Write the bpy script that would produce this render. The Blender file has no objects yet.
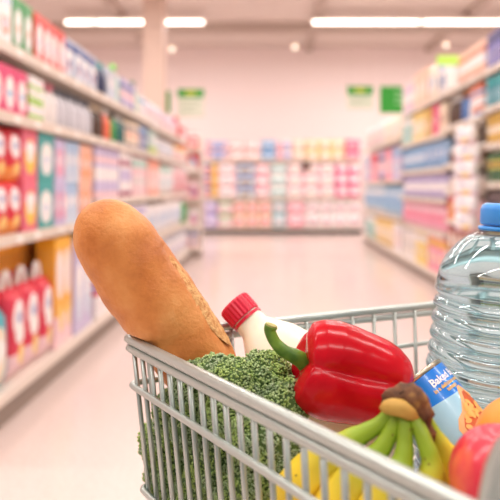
import bpy, bmesh, math, random
from mathutils import Vector, Matrix, noise
random.seed(7)
PI = math.pi
S = bpy.context.scene
COL = S.collection

# ------------------------------------------------------------------ camera, world, light level
H = 1.15                                   # camera height
F = 600.0                                  # focal length in pixels of the 500 px frame
VX, VY = 271.0, 186.0                      # where the aisle runs to
cd = bpy.data.cameras.new('camera'); cam = bpy.data.objects.new('camera', cd); COL.objects.link(cam)
cam.location = (0, 0, H); cam.rotation_euler = (PI/2, 0, 0)
cd.sensor_width = 36; cd.lens = 36*F/500
cd.shift_x = (250-VX)/500; cd.shift_y = (VY-250)/500
cd.clip_start = .02; cd.clip_end = 100
cd.dof.use_dof = True; cd.dof.focus_distance = .605; cd.dof.aperture_fstop = 4.4
S.camera = cam
W = bpy.data.worlds.new('world'); S.world = W; W.use_nodes = True
W.node_tree.nodes['Background'].inputs[0].default_value = (1.0, .93, .89, 1)
W.node_tree.nodes['Background'].inputs[1].default_value = .32
S.view_settings.view_transform = 'Standard'; S.view_settings.look = 'None'
S.view_settings.gamma = 1; S.view_settings.use_curve_mapping = False
S.view_settings.exposure = 0.0
LAMP_W = 27
S.cycles.max_bounces = 20; S.cycles.transmission_bounces = 20; S.cycles.transparent_max_bounces = 24

# ------------------------------------------------------------------ helpers
def lin(c):
    return tuple((x/255/12.92 if x/255 <= .04045 else ((x/255+.055)/1.055)**2.4) for x in c)
def P(px, py, Y):
    """a point at depth Y metres, given by its direction from the viewpoint"""
    return Vector(((px-VX)*Y/F, Y, H-(py-VY)*Y/F))
def bsdf(m): return m.node_tree.nodes['Principled BSDF']
MATS = {}
def mat(name, c, rough=.5, metal=0, spec=.5, coat=0, trans=0, ior=1.45, emit=None, es=0, sss=0):
    if name in MATS: return MATS[name]
    m = bpy.data.materials.new(name); m.use_nodes = True; b = bsdf(m)
    b.inputs['Base Color'].default_value = (*lin(c), 1); b.inputs['Roughness'].default_value = rough
    b.inputs['Metallic'].default_value = metal; b.inputs['Specular IOR Level'].default_value = spec
    b.inputs['Coat Weight'].default_value = coat; b.inputs['Coat Roughness'].default_value = .08
    b.inputs['Transmission Weight'].default_value = trans; b.inputs['IOR'].default_value = ior
    if sss:
        b.inputs['Subsurface Weight'].default_value = sss; b.inputs['Subsurface Scale'].default_value = .01
        b.inputs['Subsurface Radius'].default_value = (1, .6, .4)
    if emit:
        b.inputs['Emission Color'].default_value = (*lin(emit), 1); b.inputs['Emission Strength'].default_value = es
    MATS[name] = m; return m
def N(m, t, **kw):
    n = m.node_tree.nodes.new(t)
    for k, v in kw.items(): setattr(n, k, v)
    return n
def L(m, a, b): m.node_tree.links.new(a, b)
def math_n(m, op, a, b=None):
    n = N(m, 'ShaderNodeMath', operation=op)
    for i, x in enumerate((a, b)):
        if x is None: continue
        if isinstance(x, (int, float)): n.inputs[i].default_value = x
        else: L(m, x, n.inputs[i])
    return n.outputs[0]
def mix(m, fac, a, b):
    n = N(m, 'ShaderNodeMix', data_type='RGBA')
    if isinstance(fac, (int, float)): n.inputs[0].default_value = fac
    else: L(m, fac, n.inputs[0])
    for i, x in ((6, a), (7, b)):
        if isinstance(x, tuple): n.inputs[i].default_value = (*lin(x), 1)
        else: L(m, x, n.inputs[i])
    return n.outputs[2]
def ramp(m, fac, stops):
    n = N(m, 'ShaderNodeValToRGB'); e = n.color_ramp.elements
    while len(e) < len(stops): e.new(.5)
    for i, (p, c) in enumerate(stops): e[i].position = p; e[i].color = (*lin(c), 1)
    L(m, fac, n.inputs[0]); return n.outputs[0]
def noise_n(m, scale, detail=3, rough=.5, coord='Object', vec=None):
    n = N(m, 'ShaderNodeTexNoise'); n.inputs['Scale'].default_value = scale
    n.inputs['Detail'].default_value = detail; n.inputs['Roughness'].default_value = rough
    if vec is None:
        tc = N(m, 'ShaderNodeTexCoord'); vec = tc.outputs[coord]
    L(m, vec, n.inputs['Vector']); return n.outputs['Fac']
def bump(m, h, strength, dist=.002):
    n = N(m, 'ShaderNodeBump'); n.inputs['Strength'].default_value = strength; n.inputs['Distance'].default_value = dist
    L(m, h, n.inputs['Height']); L(m, n.outputs[0], bsdf(m).inputs['Normal'])
def pack_mat(base, c2, c3=(250, 246, 244), style='oval', k=0):
    """printed wrapper: a ground colour, a logo shape, a band and lines of print"""
    name = 'print_%s_%s_%s_%s_%d' % (base, c2, c3, style, k)
    if name in MATS: return MATS[name]
    m = mat(name, base, .42)
    tc = N(m, 'ShaderNodeTexCoord'); sp = N(m, 'ShaderNodeSeparateXYZ'); L(m, tc.outputs['Generated'], sp.inputs[0])
    x, z = sp.outputs[0], sp.outputs[2]
    def ell(cx, cz, rx, rz):
        a = math_n(m, 'POWER', math_n(m, 'ABSOLUTE', math_n(m, 'DIVIDE', math_n(m, 'SUBTRACT', x, cx), rx)), 2)
        b = math_n(m, 'POWER', math_n(m, 'ABSOLUTE', math_n(m, 'DIVIDE', math_n(m, 'SUBTRACT', z, cz), rz)), 2)
        return math_n(m, 'LESS_THAN', math_n(m, 'ADD', a, b), 1)
    def band(a, b): return math_n(m, 'MULTIPLY', math_n(m, 'GREATER_THAN', z, a), math_n(m, 'LESS_THAN', z, b))
    if style == 'oval':
        c = mix(m, band(.0, .28), base, c2); c = mix(m, ell(.5, .66, .36, .22), c, c3)
        c = mix(m, ell(.5, .68, .17, .07), c, (165, 170, 205))
        c = mix(m, ell(.62, .25, .22, .12), c, (250, 215, 120))
    elif style == 'band':
        c = mix(m, band(.72, .93), base, c2); c = mix(m, ell(.5, .38, .3, .2), c, c3)
        c = mix(m, ell(.5, .38, .18, .1), c, c2)
    elif style == 'diag':
        c = mix(m, math_n(m, 'GREATER_THAN', math_n(m, 'ADD', x, z), 1.05), base, c2)
        c = mix(m, ell(.45, .55, .33, .16), c, c3)
    elif style == 'stripe':
        c = mix(m, math_n(m, 'GREATER_THAN', math_n(m, 'SINE', math_n(m, 'MULTIPLY', z, 19)), .45), base, c2)
        c = mix(m, band(.35, .6), c, c3)
    elif style == 'window':
        c = mix(m, ell(.5, .45, .37, .34), base, c2); c = mix(m, ell(.5, .5, .2, .16), c, c3)
    else:
        c = mix(m, band(.45, .75), base, c2); c = mix(m, band(.55, .65), c, c3)
    w = N(m, 'ShaderNodeTexWave'); w.inputs['Scale'].default_value = 9; w.bands_direction = 'Z'
    w.inputs['Distortion'].default_value = 6; w.inputs['Detail Scale'].default_value = 4; L(m, tc.outputs['Generated'], w.inputs[0])
    lines = math_n(m, 'MULTIPLY', math_n(m, 'GREATER_THAN', w.outputs['Fac'], .82), band(.08, .9))
    c = mix(m, math_n(m, 'MULTIPLY', lines, .35), c, (120, 110, 150))
    L(m, c, bsdf(m).inputs['Base Color']); return m

def obj(name, bm, m, parent=None, smooth=False, loc=None):
    if isinstance(bm, bpy.types.Mesh): me = bm
    else:
        me = bpy.data.meshes.new(name); bm.to_mesh(me); bm.free()
        if m: me.materials.append(m)
        if smooth:
            for p in me.polygons: p.use_smooth = True
    o = bpy.data.objects.new(name, me); COL.objects.link(o)
    if parent: o.parent = parent
    if loc is not None: o.location = loc
    return o
def tag(o, label, cat, group=None):
    o['label'] = label; o['category'] = cat
    if group: o['group'] = group
    return o
def thing(name, label, cat, loc=(0, 0, 0), rotz=0, group=None):
    o = bpy.data.objects.new(name, None); COL.objects.link(o); o.location = loc; o.rotation_euler = (0, 0, rotz)
    o.empty_display_size = .05
    return tag(o, label, cat, group)
def struct(name, bm, m):
    o = obj(name, bm, m); o['kind'] = 'structure'; return o
def B(*boxes, bev=0):
    bm = bmesh.new()
    for (x0, x1, y0, y1, z0, z1) in boxes:
        vs = [bm.verts.new((x, y, z)) for z in (z0, z1) for y in (y0, y1) for x in (x0, x1)]
        for f in ((0, 2, 3, 1), (4, 5, 7, 6), (0, 1, 5, 4), (2, 6, 7, 3), (0, 4, 6, 2), (1, 3, 7, 5)):
            bm.faces.new([vs[i] for i in f])
    if bev: bmesh.ops.bevel(bm, geom=bm.edges[:], offset=bev, segments=2, affect='EDGES', profile=.5)
    return bm
def tube(pts, r, n=10, closed=False, bm=None, cap=True):
    bm = bm or bmesh.new(); pts = [Vector(p) for p in pts]; k = len(pts)
    rs = r if isinstance(r, (list, tuple)) else [r]*k
    T = []
    for i in range(k):
        a = pts[(i-1) % k] if (closed or i > 0) else pts[i]
        b = pts[(i+1) % k] if (closed or i < k-1) else pts[i]
        T.append((b-a).normalized())
    up = Vector((0, 0, 1)) if abs(T[0].z) < .9 else Vector((1, 0, 0))
    nrm = (up-T[0]*up.dot(T[0])).normalized(); rings = []
    for i in range(k):
        nrm = (nrm-T[i]*nrm.dot(T[i])).normalized(); bi = T[i].cross(nrm)
        rings.append([bm.verts.new(pts[i]+(nrm*math.cos(2*PI*j/n)+bi*math.sin(2*PI*j/n))*rs[i]) for j in range(n)])
    for i in range(k if closed else k-1):
        a, b = rings[i], rings[(i+1) % k]
        for j in range(n): bm.faces.new((a[j], a[(j+1) % n], b[(j+1) % n], b[j]))
    if cap and not closed:
        bm.faces.new(rings[0][::-1]); bm.faces.new(rings[-1])
    return bm
def spline(pts, n=8):
    pts = [Vector(p) for p in pts]; out = []
    q = [pts[0]*2-pts[1]]+pts+[pts[-1]*2-pts[-2]]
    for i in range(1, len(q)-2):
        for j in range(n):
            t = j/n; a, b, c, d = q[i-1:i+3]
            out.append(.5*((2*b)+(c-a)*t+(2*a-5*b+4*c-d)*t*t+(3*b-a-3*c+d)*t**3))
    return out+[pts[-1]]
def interp(vals, k):
    out = []
    for i in range(k):
        t = i/(k-1)*(len(vals)-1); a = min(int(t), len(vals)-2); s = t-a; s = s*s*(3-2*s)
        out.append(vals[a]*(1-s)+vals[a+1]*s)
    return out
def lathe(prof, n=24, bm=None, sq=0):
    bm = bm or bmesh.new(); rings = []
    for r, z in prof:
        ring = []
        for j in range(n):
            a = 2*PI*j/n; k = 1
            if sq: k = 1/((abs(math.cos(a))**sq+abs(math.sin(a))**sq)**(1/sq))
            ring.append(bm.verts.new((r*k*math.cos(a), r*k*math.sin(a), z)))
        rings.append(ring)
    for a, b in zip(rings, rings[1:]):
        for j in range(n): bm.faces.new((a[j], a[(j+1) % n], b[(j+1) % n], b[j]))
    bm.faces.new(rings[0][::-1]); bm.faces.new(rings[-1]); return bm
def sph(c, r, sub=2, bm=None, sc=(1, 1, 1)):
    bm = bm or bmesh.new()
    bmesh.ops.create_icosphere(bm, subdivisions=sub, radius=1, matrix=Matrix.Translation(c) @ Matrix.Diagonal((r*sc[0], r*sc[1], r*sc[2], 1)))
    return bm
def axis_matrix(p, d, front=None):
    """local z along d, origin at p, local -y turned towards the direction front"""
    z = Vector(d).normalized(); f = Vector(front or (0, -1, 0)); y = -(f-z*f.dot(z)).normalized(); x = y.cross(z)
    M = Matrix((x, y, z)).transposed().to_4x4(); M.translation = Vector(p); return M

# ------------------------------------------------------------------ materials of the setting
m_floor = mat('floor_vinyl', (243, 222, 213), .2, spec=.5)
f_ = noise_n(m_floor, 60, 4); L(m_floor, ramp(m_floor, f_, [(.35, (218, 198, 190)), (.65, (232, 214, 207))]), bsdf(m_floor).inputs['Base Color'])
L(m_floor, math_n(m_floor, 'MULTIPLY_ADD', noise_n(m_floor, 3, 3), .12), bsdf(m_floor).inputs['Roughness'])
m_floor.node_tree.nodes[-1].inputs[2].default_value = .12
m_wall = mat('painted_wall', (252, 236, 234), .8)
m_ceil = mat('ceiling_paint', (226, 212, 204), .85)
m_beam = mat('beam_paint', (196, 178, 168), .8)
m_pillar = mat('pillar_paint', (226, 200, 186), .7)
m_shelf = mat('shelf_enamel', (232, 220, 208), .4)
m_rail = mat('price_rail', (222, 208, 194), .35)
m_back = mat('back_panel', (222, 210, 200), .6)
m_kick = mat('plinth', (150, 135, 124), .5)
m_dark = mat('dark_plinth', (40, 32, 28), .5)
m_white = mat('white_plastic', (246, 242, 238), .35)

# ------------------------------------------------------------------ room shell
struct('floor', B((-8, 8, -4, 15.8, -.1, 0)), m_floor)
struct('ceiling', B((-8, 8, -4, 15.8, 4.75, 4.85)), m_ceil)
struct('wall_back', B((-8, 8, 15.6, 15.8, 0, 4.75)), m_wall)
struct('wall_left', B((-8.2, -8, -4, 15.8, 0, 4.75)), m_wall)
struct('wall_right', B((8, 8.2, -4, 15.8, 0, 4.75)), m_wall)
for i, y in enumerate((9.9, 13.2)):
    struct('trim_%d' % (i+1), B((-8, 8, y, y+.25, 4.55, 4.75)), m_beam)
for i, x in enumerate((-3.2, .9, 4.0)):
    struct('trim_%d' % (i+3), B((x, x+.16, -4, 15.6, 4.64, 4.75)), m_beam)
p = struct('trim_6', B((-2.35, -1.98, 11.0, 11.37, 0, 4.75), bev=.01), m_pillar)

# ------------------------------------------------------------------ ceiling lamps
m_tube = mat('lit_tube', (255, 255, 250), .5, emit=(255, 244, 232), es=5)
m_house = mat('lamp_housing', (225, 210, 200), .5)
me_h = None
def ceiling_lamp(x0, x1, y, label, grp, k=1.0):
    t = thing('ceiling_light', label, 'light', ((x0+x1)/2, y, 4.5), 0, grp); w = (x1-x0)/2
    obj('housing', B((-w, w, -.09, .09, .035, .1), bev=.01), m_house, t)
    obj('lit_tube', tube([(-w+.02, 0, 0), (w-.02, 0, 0)], .032, 8), m_tube, t)
    for s in (-1, 1): obj('hanger', B((s*w*.7-.008, s*w*.7+.008, -.008, .008, .1, .25)), m_house, t)
    ld = bpy.data.lights.new('tube_light', 'AREA'); ld.shape = 'RECTANGLE'; ld.size = 2*w; ld.size_y = .16
    ld.energy = LAMP_W*w*2*k; ld.color = (1, .945, .915)
    lo = bpy.data.objects.new('tube_light', ld); COL.objects.link(lo); lo.parent = t; lo.location = (0, 0, -.06)
where = ['far left end of the lit row', 'second from left, left of the pillar', 'right of the pillar', 'above the rear shelves', 'far right of the lit row', 'right end beyond the frame']
for i, (x0, x1) in enumerate(((-4.22, -3.62), (-3.59, -2.5), (-2.45, -1.36), (.84, 3.05), (3.1, 5.3))):
    ceiling_lamp(x0, x1, 12.3, 'fluorescent ceiling tube lamp, ' + where[i], 'far row of tube lamps', 1.5)
ROWN = {8.6: 'in the row over the middle of the aisle', 4.9: 'in the row over the near shelves', 1.2: 'in the row over the trolley', -2.4: 'in the row behind the viewer'}
COLN = {-4.2: 'far left', -1.5: 'above left shelves', 1.2: 'above the aisle', 3.9: 'far right'}
for y in (8.6, 4.9, 1.2, -2.4):
    for x in (-4.2, -1.5, 1.2, 3.9):
        ceiling_lamp(x-1, x+1, y, 'fluorescent ceiling tube lamp %s, %s' % (ROWN[y], COLN[x]), 'tube lamps over the aisle')
m_globe = mat('lit_globe', (255, 250, 240), .4, emit=(255, 232, 205), es=1.6)
for px, py, nm in ((172, 49, 'by the pillar'), (295, 47, 'above the middle of the rear shelves'), (446, 45, 'above the right shelves')):
    c = P(px, py, 14.2)
    t = thing('pendant_lamp', 'small round glowing ceiling lamp ' + nm, 'lamp', c, 0, 'small round ceiling lamps')
    obj('globe', sph((0, 0, 0), .065, 2), m_globe, t, True)
    obj('stem', tube([(0, 0, .08), (0, 0, 4.75-c.z)], .012, 8), m_house, t)

# ------------------------------------------------------------------ shelving units
XL, XR, YB = -1.25, 1.87, 14.4
def place(side, t, d, z):
    if side == 'L': return (XL-d, t, z), PI/2
    if side == 'R': return (XR+d, t, z), -PI/2
    if side == 'E': return (t, 9.62+d, z), 0
    if side == 'K': return (-1.14-d, t, z), PI/2
    return (t, YB+d, z), 0
def gondola(side, t0, t1, shelves, top, label, depth=.45, base=.16, kick=m_kick, skip_back=False):
    w = t1-t0; (x, y, z), rz = place(side, t0 if side != 'R' else t1, 0, 0)
    g = thing('shelving_unit', label, 'shelves', (x, y, 0), rz, 'aisle shelving units')
    obj('back_panel', B((.0, w, depth, depth+.03, 0, top)), m_back if side != 'B' else m_white, g)
    for a in (0, w-.03): obj('upright', B((a, a+.03, depth-.04, depth, 0, top)), m_shelf, g)
    bt = .03 if side == 'B' else .06
    obj('plinth', B((.0, w, .035 if side != 'B' else .004, depth, 0, base-bt)), kick, g)
    bs = obj('base_shelf', B((0, w, 0, depth, base-bt, base), bev=.006), m_shelf, g)
    for s in shelves:
        sh = obj('shelf_board', B((.004, w-.004, .012, depth, s-.03, s)), m_shelf, g)
        obj('price_rail', B((.004, w-.004, -.004, .012, s-.05, s+.006), bev=.004), m_rail, sh)
        n = int(w/.3)
        for i in range(n):
            a = (i+random.uniform(.25, .7))*w/n
            obj('price_tag', ME_TAG, None, sh, loc=(a, -.006, s-.022))
    return g
tb = B((-.035, .035, -.001, .001, -.017, .017)); ME_TAG = bpy.data.meshes.new('price_tag'); tb.to_mesh(ME_TAG); tb.free()
ME_TAG.materials.append(mat('tag_paper', (250, 245, 238), .6))
gondola('L', 2.2, 4.33, [.91, 1.5, 1.83], 2.0, 'cream metal shelving unit nearest on the left side of the aisle', base=.18)
gondola('L', 4.34, 6.2, [.61, 1.05, 1.5, 1.83], 2.0, 'cream metal shelving unit in the middle of the left side', base=.18)
gondola('L', 6.21, 9.3, [.61, 1.05, 1.49, 1.81], 2.0, 'cream metal shelving unit at the far end of the left side', base=.18)
gondola('R', 3.9, 5.3, [.5, .85, 1.18, 1.51, 1.83, 2.16], 2.3, 'cream metal shelving unit nearest on the right, behind the water bottle')
gondola('R', 5.31, 6.45, [.45, .8, 1.1, 1.38, 1.78, 2.16], 2.3, 'cream metal shelving unit behind the hanging white sachets on the right')
gondola('R', 6.46, 8.7, [.62, 1.0, 1.35, 1.73, 2.16], 2.3, 'cream metal shelving unit with blue, lilac and pink rows on the right')
gondola('R', 8.71, 12.3, [.68, 1.24, 1.85], 2.0, 'cream metal shelving unit at the far end of the right side')
gondola('B', -1.63, .28, [.86, 1.77], 2.2, 'left half of the rear shelving unit facing the aisle', base=.13, kick=m_dark)
gondola('B', .285, 2.18, [.86, 1.77], 2.2, 'right half of the rear shelving unit facing the aisle', base=.13, kick=m_dark)
gondola('E', -1.62, -1.15, [.5, .95, 1.4, 1.75], 1.95, 'narrow end display rack at the end of the left shelves', depth=.4)

# ------------------------------------------------------------------ goods on the shelves
PROTO = {}
def bm_pillow(w, h, d, p=4):
    bm = bmesh.new(); nz, na = 8, 16; rings = []
    for i in range(nz+1):
        z = i/nz; k = (1-abs(2*z-1)**p*.85)**(.5); ring = []
        kd = max(.18, k)
        for j in range(na):
            a = 2*PI*j/na; ca, sa = math.cos(a), math.sin(a); q = 1/((abs(ca)**5+abs(sa)**5)**.2)
            ring.append(bm.verts.new((w/2*q*ca*(.94+.06*k), d/2*q*sa*kd, z*h)))
        rings.append(ring)
    for a, b in zip(rings, rings[1:]):
        for j in range(na): bm.faces.new((a[j], a[(j+1) % na], b[(j+1) % na], b[j]))
    bm.faces.new(rings[0][::-1]); bm.faces.new(rings[-1]); return bm
def as_mesh(name, bm, m, smooth=False):
    me = bpy.data.meshes.new(name); bm.to_mesh(me); bm.free(); me.materials.append(m)
    if smooth:
        for p in me.polygons: p.use_smooth = True
    return me
def disc(rx, rz, y, n=14, t=.0015):
    bm = bmesh.new()
    a = [bm.verts.new((rx*math.cos(2*PI*i/n), y-t, rz*math.sin(2*PI*i/n))) for i in range(n)]
    b = [bm.verts.new((v.co.x, y, v.co.z)) for v in a]
    bm.faces.new(a)
    for i in range(n): bm.faces.new((a[(i+1) % n], a[i], b[i], b[(i+1) % n]))
    return bm
def proto(kind, w, h, d, m, m2, near):
    key = (kind, w, h, d, m.name, m2.name if m2 else '', near)
    if key in PROTO: return PROTO[key]
    parts = []
    if kind == 'carton':
        parts.append(('body', as_mesh('carton', B((-w/2, w/2, -d/2, d/2, 0, h), bev=min(w, h)*.03), m), (0, 0, 0)))
        if near:
            parts.append(('top_flap', as_mesh('top_flap', B((-w*.46, w*.46, -d*.1, d*.42, h, h+.003)), m2), (0, 0, 0)))
            parts.append(('front_emblem', as_mesh('front_emblem', disc(w*.33, h*.13, 0), m2), (0, -d/2, h*.62)))
    elif kind == 'soft':
        parts.append(('body', as_mesh('soft_pack', bm_pillow(w, h, d), m, True), (0, 0, 0)))
        if near:
            parts.append(('front_emblem', as_mesh('front_emblem', disc(w*.33, h*.15, 0), m2), (0, -d/2*1.0, h*.6)))
    elif kind == 'bag':
        parts.append(('body', as_mesh('bag', bm_pillow(w, h*.84, d, 6), m, True), (0, 0, 0)))
        arc = [(w*.26*math.cos(a), 0, h*.80+h*.2*math.sin(a)) for a in [PI*i/10 for i in range(11)]]
        parts.append(('carry_handle', as_mesh('carry_handle', tube(arc, w*.075, 8), m2, True), (0, 0, 0)))
        parts.append(('front_emblem', as_mesh('front_emblem', disc(w*.3, h*.1, 0), m2), (0, -d/2, h*.42)))
    elif kind == 'bottle':
        r = w/2
        parts.append(('body', as_mesh('bottle_body', lathe([(r*.86, 0), (r, h*.03), (r, h*.55), (r*.9, h*.66), (r*.42, h*.8), (r*.42, h*.84)], 14), m, True), (0, 0, 0)))
        parts.append(('cap', as_mesh('bottle_cap', lathe([(r*.5, h*.83), (r*.5, h*.97), (r*.4, h)], 12), m2, True), (0, 0, 0)))
    elif kind == 'jar':
        r = w/2
        parts.append(('body', as_mesh('jar_body', lathe([(r*.9, 0), (r, h*.05), (r, h*.72), (r*.85, h*.8)], 14), m, True), (0, 0, 0)))
        parts.append(('lid', as_mesh('jar_lid', lathe([(r*.9, h*.78), (r*.92, h*.98), (r*.85, h)], 14), m2, True), (0, 0, 0)))
    PROTO[key] = parts; return parts
ORD = 'first second third fourth fifth sixth seventh eighth ninth tenth eleventh twelfth'.split()
NAMES = {'carton': 'carton', 'soft': 'soft_pack', 'bag': 'handle_bag', 'bottle': 'product_bottle', 'jar': 'product_jar'}
CATS = {'carton': 'box', 'soft': 'pack', 'bag': 'bag', 'bottle': 'bottle', 'jar': 'jar'}
def block(side, z, t0, t1, kind, w, h, m, label, m2=None, d=None, tiers=1, depth=.02, near=False, gap=.006):
    """one run of alike goods on one shelf, side by side and stacked; every pack its own object"""
    d = d or min(.3, w*.75) if kind in ('carton', 'soft', 'bag') else w
    m2 = m2 or m_white
    n = max(1, int((t1-t0+gap)/(w+gap))); step = (t1-t0)/n
    parts = proto(kind, w, h, d, m, m2, near)
    for k in range(tiers):
        tier = '' if tiers == 1 else ', '+('lower' if k == 0 else 'upper' if k == tiers-1 else 'middle')+' tier'
        for i in range(n):
            t = t0+(i+.5)*step
            loc, rz = place(side, t, depth+d/2+random.uniform(0, .012), z+.001+k*(h+.001))
            rz += random.uniform(-.03, .03)
            q = i if side in 'BE' else n-1-i        # counted from the left, or from the far end of the run
            lab1 = label
            if n > 1 and q < 12: lab1 += ', '+ORD[q]+(' from left' if side in 'BE' else ' from far')
            lab1 += tier
            if len(lab1.split()) > 16: lab1 = label
            if len(parts) == 1:
                o = obj(NAMES[kind], parts[0][1], None, None, loc=loc); o.rotation_euler = (0, 0, rz)
                tag(o, lab1, CATS[kind], label)
            else:
                o = thing(NAMES[kind], lab1, CATS[kind], loc, rz, label)
                for nm, me, l in parts: obj(nm, me, None, o, loc=l)
# colours
WH = (250, 244, 242); PK = (246, 150, 170); HP = (232, 70, 120); RD = (222, 40, 52); OR = (244, 150, 60); YE = (248, 205, 70)
LB = (150, 190, 225); PB = (214, 226, 240); DB = (60, 85, 150); TL = (70, 180, 180); LI = (205, 195, 228); GR = (60, 160, 80)
LG = (165, 215, 90); CR = (250, 232, 205); MT = (190, 225, 212); PE = (248, 205, 180); GY = (200, 200, 205); NV = (60, 60, 100)
MU = (205, 165, 60); LP = (250, 212, 214)
R_, Y_ = mat('red_plastic', RD, .35), mat('yellow_plastic', YE, .35)
b = block
# left, top shelf
b('L', 1.83, 2.3, 2.97, 'carton', .15, .27, pack_mat(WH, PB, (235, 160, 120), 'band'), 'white and pale blue carton nearest on the left top shelf', near=True)
b('L', 1.83, 2.98, 3.23, 'carton', .118, .27, pack_mat(GR, WH, (240, 190, 160), 'window'), 'green carton with white window on the left top shelf', near=True)
b('L', 1.83, 3.24, 3.72, 'carton', .112, .26, pack_mat((235, 70, 50), WH, PB, 'window'), 'red carton with white front on the left top shelf', near=True)
b('L', 1.83, 3.73, 4.42, 'carton', .14, .25, pack_mat(PB, DB, (235, 190, 190), 'band'), 'pale blue carton with navy band on the left top shelf', near=True)
b('L', 1.83, 4.44, 4.66, 'bottle', .1, .26, mat('dark_bottle', (50, 60, 95), .3), 'dark blue bottle on the left top shelf', m2=mat('teal_cap', TL, .4))
b('L', 1.83, 4.68, 4.95, 'carton', .085, .25, pack_mat(PB, GY, WH, 'diag'), 'grey blue slim carton on the left top shelf')
b('L', 1.83, 4.96, 5.12, 'bottle', .11, .34, mat('mint_bottle', MT, .3), 'mint bottle with lime green cap on the left top shelf', m2=mat('lime_cap', (140, 230, 110), .4))
b('L', 1.83, 5.14, 5.64, 'carton', .1, .25, pack_mat(LI, DB, LP, 'stripe'), 'lilac carton with blue stripes on the left top shelf')
b('L', 1.83, 5.66, 5.82, 'bottle', .11, .32, mat('pale_green_bottle', (205, 230, 200), .3), 'pale green bottle with dark cap on the left top shelf', m2=mat('green_cap', (50, 110, 80), .4))
b('L', 1.83, 5.84, 6.18, 'carton', .1, .2, pack_mat(WH, LB, LP, 'band'), 'white carton with blue band on the left top shelf')
b('L', 1.81, 6.25, 7.1, 'soft', .2, .25, pack_mat(WH, LI, LP, 'stripe'), 'white soft pack with lilac stripes on the left top shelf')
b('L', 1.81, 7.12, 8.2, 'soft', .2, .22, pack_mat(LP, LI, WH, 'band'), 'pale pink soft pack on the left top shelf')
b('L', 1.81, 8.25, 8.5, 'bottle', .1, .3, mat('red_bottle', (225, 70, 60), .3), 'red bottle at the far end of the left top shelf', m2=R_)
b('L', 1.81, 8.55, 9.2, 'carton', .16, .2, pack_mat(LP, (200, 90, 90), WH, 'band'), 'pink and red carton ending the left top shelf')
# left, second shelf
b('L', 1.5, 2.3, 3.14, 'carton', .135, .235, pack_mat(HP, WH, LB, 'window'), 'hot pink carton with white front on the left second shelf', near=True)
b('L', 1.5, 3.15, 3.36, 'carton', .1, .235, pack_mat(WH, LG, LG, 'stripe'), 'white carton with lime green curves on the left second shelf', near=True)
b('L', 1.5, 3.37, 3.62, 'bottle', .082, .25, mat('white_bottle', WH, .35), 'white bottle with pink cap on the left second shelf', m2=mat('pink_cap', PK, .4))
b('L', 1.5, 3.63, 4.3, 'bottle', .082, .25, mat('grey_bottle', (214, 214, 222), .35), 'pale grey bottle with dark cap on the left second shelf', m2=mat('grey_cap', (110, 115, 125), .4))
b('L', 1.5, 4.36, 4.62, 'bottle', .085, .25, mat('brown_bottle', (90, 70, 60), .3), 'dark brown bottle with cream cap on the left second shelf', m2=mat('cream_cap', CR, .4))
b('L', 1.5, 4.63, 4.8, 'bottle', .08, .25, mat('coral_bottle', (240, 120, 90), .3), 'coral bottle on the left second shelf')
b('L', 1.5, 4.81, 5.0, 'bottle', .085, .25, mat('green_bottle', GR, .3), 'green bottle on the left second shelf', m2=mat('dark_cap', (40, 60, 60), .4))
b('L', 1.5, 5.01, 5.25, 'bottle', .075, .25, mat('teal_bottle', (40, 110, 110), .3), 'dark teal bottle on the left second shelf')
b('L', 1.5, 5.26, 5.8, 'carton', .09, .23, pack_mat(CR, NV, PE, 'stripe'), 'cream carton with dark stripes on the left second shelf')
b('L', 1.5, 5.82, 6.17, 'carton', .11, .24, pack_mat(DB, LB, WH, 'band'), 'blue carton on the left second shelf')
b('L', 1.49, 6.25, 6.75, 'carton', .14, .24, pack_mat(MT, LG, WH, 'oval'), 'pale green carton on the left second shelf')
b('L', 1.49, 6.77, 7.9, 'soft', .2, .22, pack_mat(WH, GY, PB, 'stripe'), 'white soft pack with grey lines on the left second shelf')
b('L', 1.49, 7.92, 9.2, 'soft', .2, .22, pack_mat(LP, YE, WH, 'band'), 'pink soft pack with yellow band on the left second shelf')
# left, third shelf
b('L', .91, 2.3, 3.08, 'soft', .154, .262, pack_mat(RD, OR, WH, 'oval'), 'red orange pack with white oval, left third shelf', tiers=2, gap=.0)
b('L', .91, 3.085, 3.28, 'carton', .19, .27, pack_mat((235, 110, 130), YE, WH, 'window'), 'rose pack with white front on the left third shelf', tiers=2, near=True, gap=0)
b('L', .91, 3.29, 3.53, 'carton', .22, .27, pack_mat((60, 170, 165), WH, PB, 'window'), 'teal pack with white front on the left third shelf', tiers=2, near=True)
b('L', .91, 3.54, 3.72, 'carton', .085, .26, pack_mat(LI, PK, WH, 'window'), 'mauve slim carton on the left third shelf', tiers=2)
b('L', .91, 3.73, 3.99, 'carton', .125, .26, pack_mat(PB, LB, WH, 'diag'), 'pale blue carton on the left third shelf', tiers=2)
b('L', .91, 4.0, 4.3, 'carton', .14, .26, pack_mat((248, 190, 160), OR, WH, 'window'), 'peach carton on the left third shelf', tiers=2)
b('L', 1.05, 4.37, 5.05, 'carton', .13, .4, pack_mat(LI, LP, WH, 'stripe'), 'tall lilac carton on the left middle shelf')
b('L', 1.05, 5.06, 5.5, 'carton', .1, .4, pack_mat(WH, (170, 80, 110), LI, 'stripe'), 'tall white carton with plum stripes on the left middle shelf')
b('L', 1.05, 5.52, 6.17, 'carton', .12, .38, pack_mat(LP, MT, WH, 'band'), 'tall pale pink carton with mint band on the left middle shelf')
b('L', 1.05, 6.25, 6.85, 'carton', .19, .38, pack_mat((245, 160, 130), WH, LP, 'window'), 'salmon carton on the left middle shelf')
b('L', 1.05, 6.87, 7.9, 'soft', .24, .36, pack_mat(WH, MT, PB, 'band'), 'white soft pack with mint band on the left middle shelf')
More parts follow.
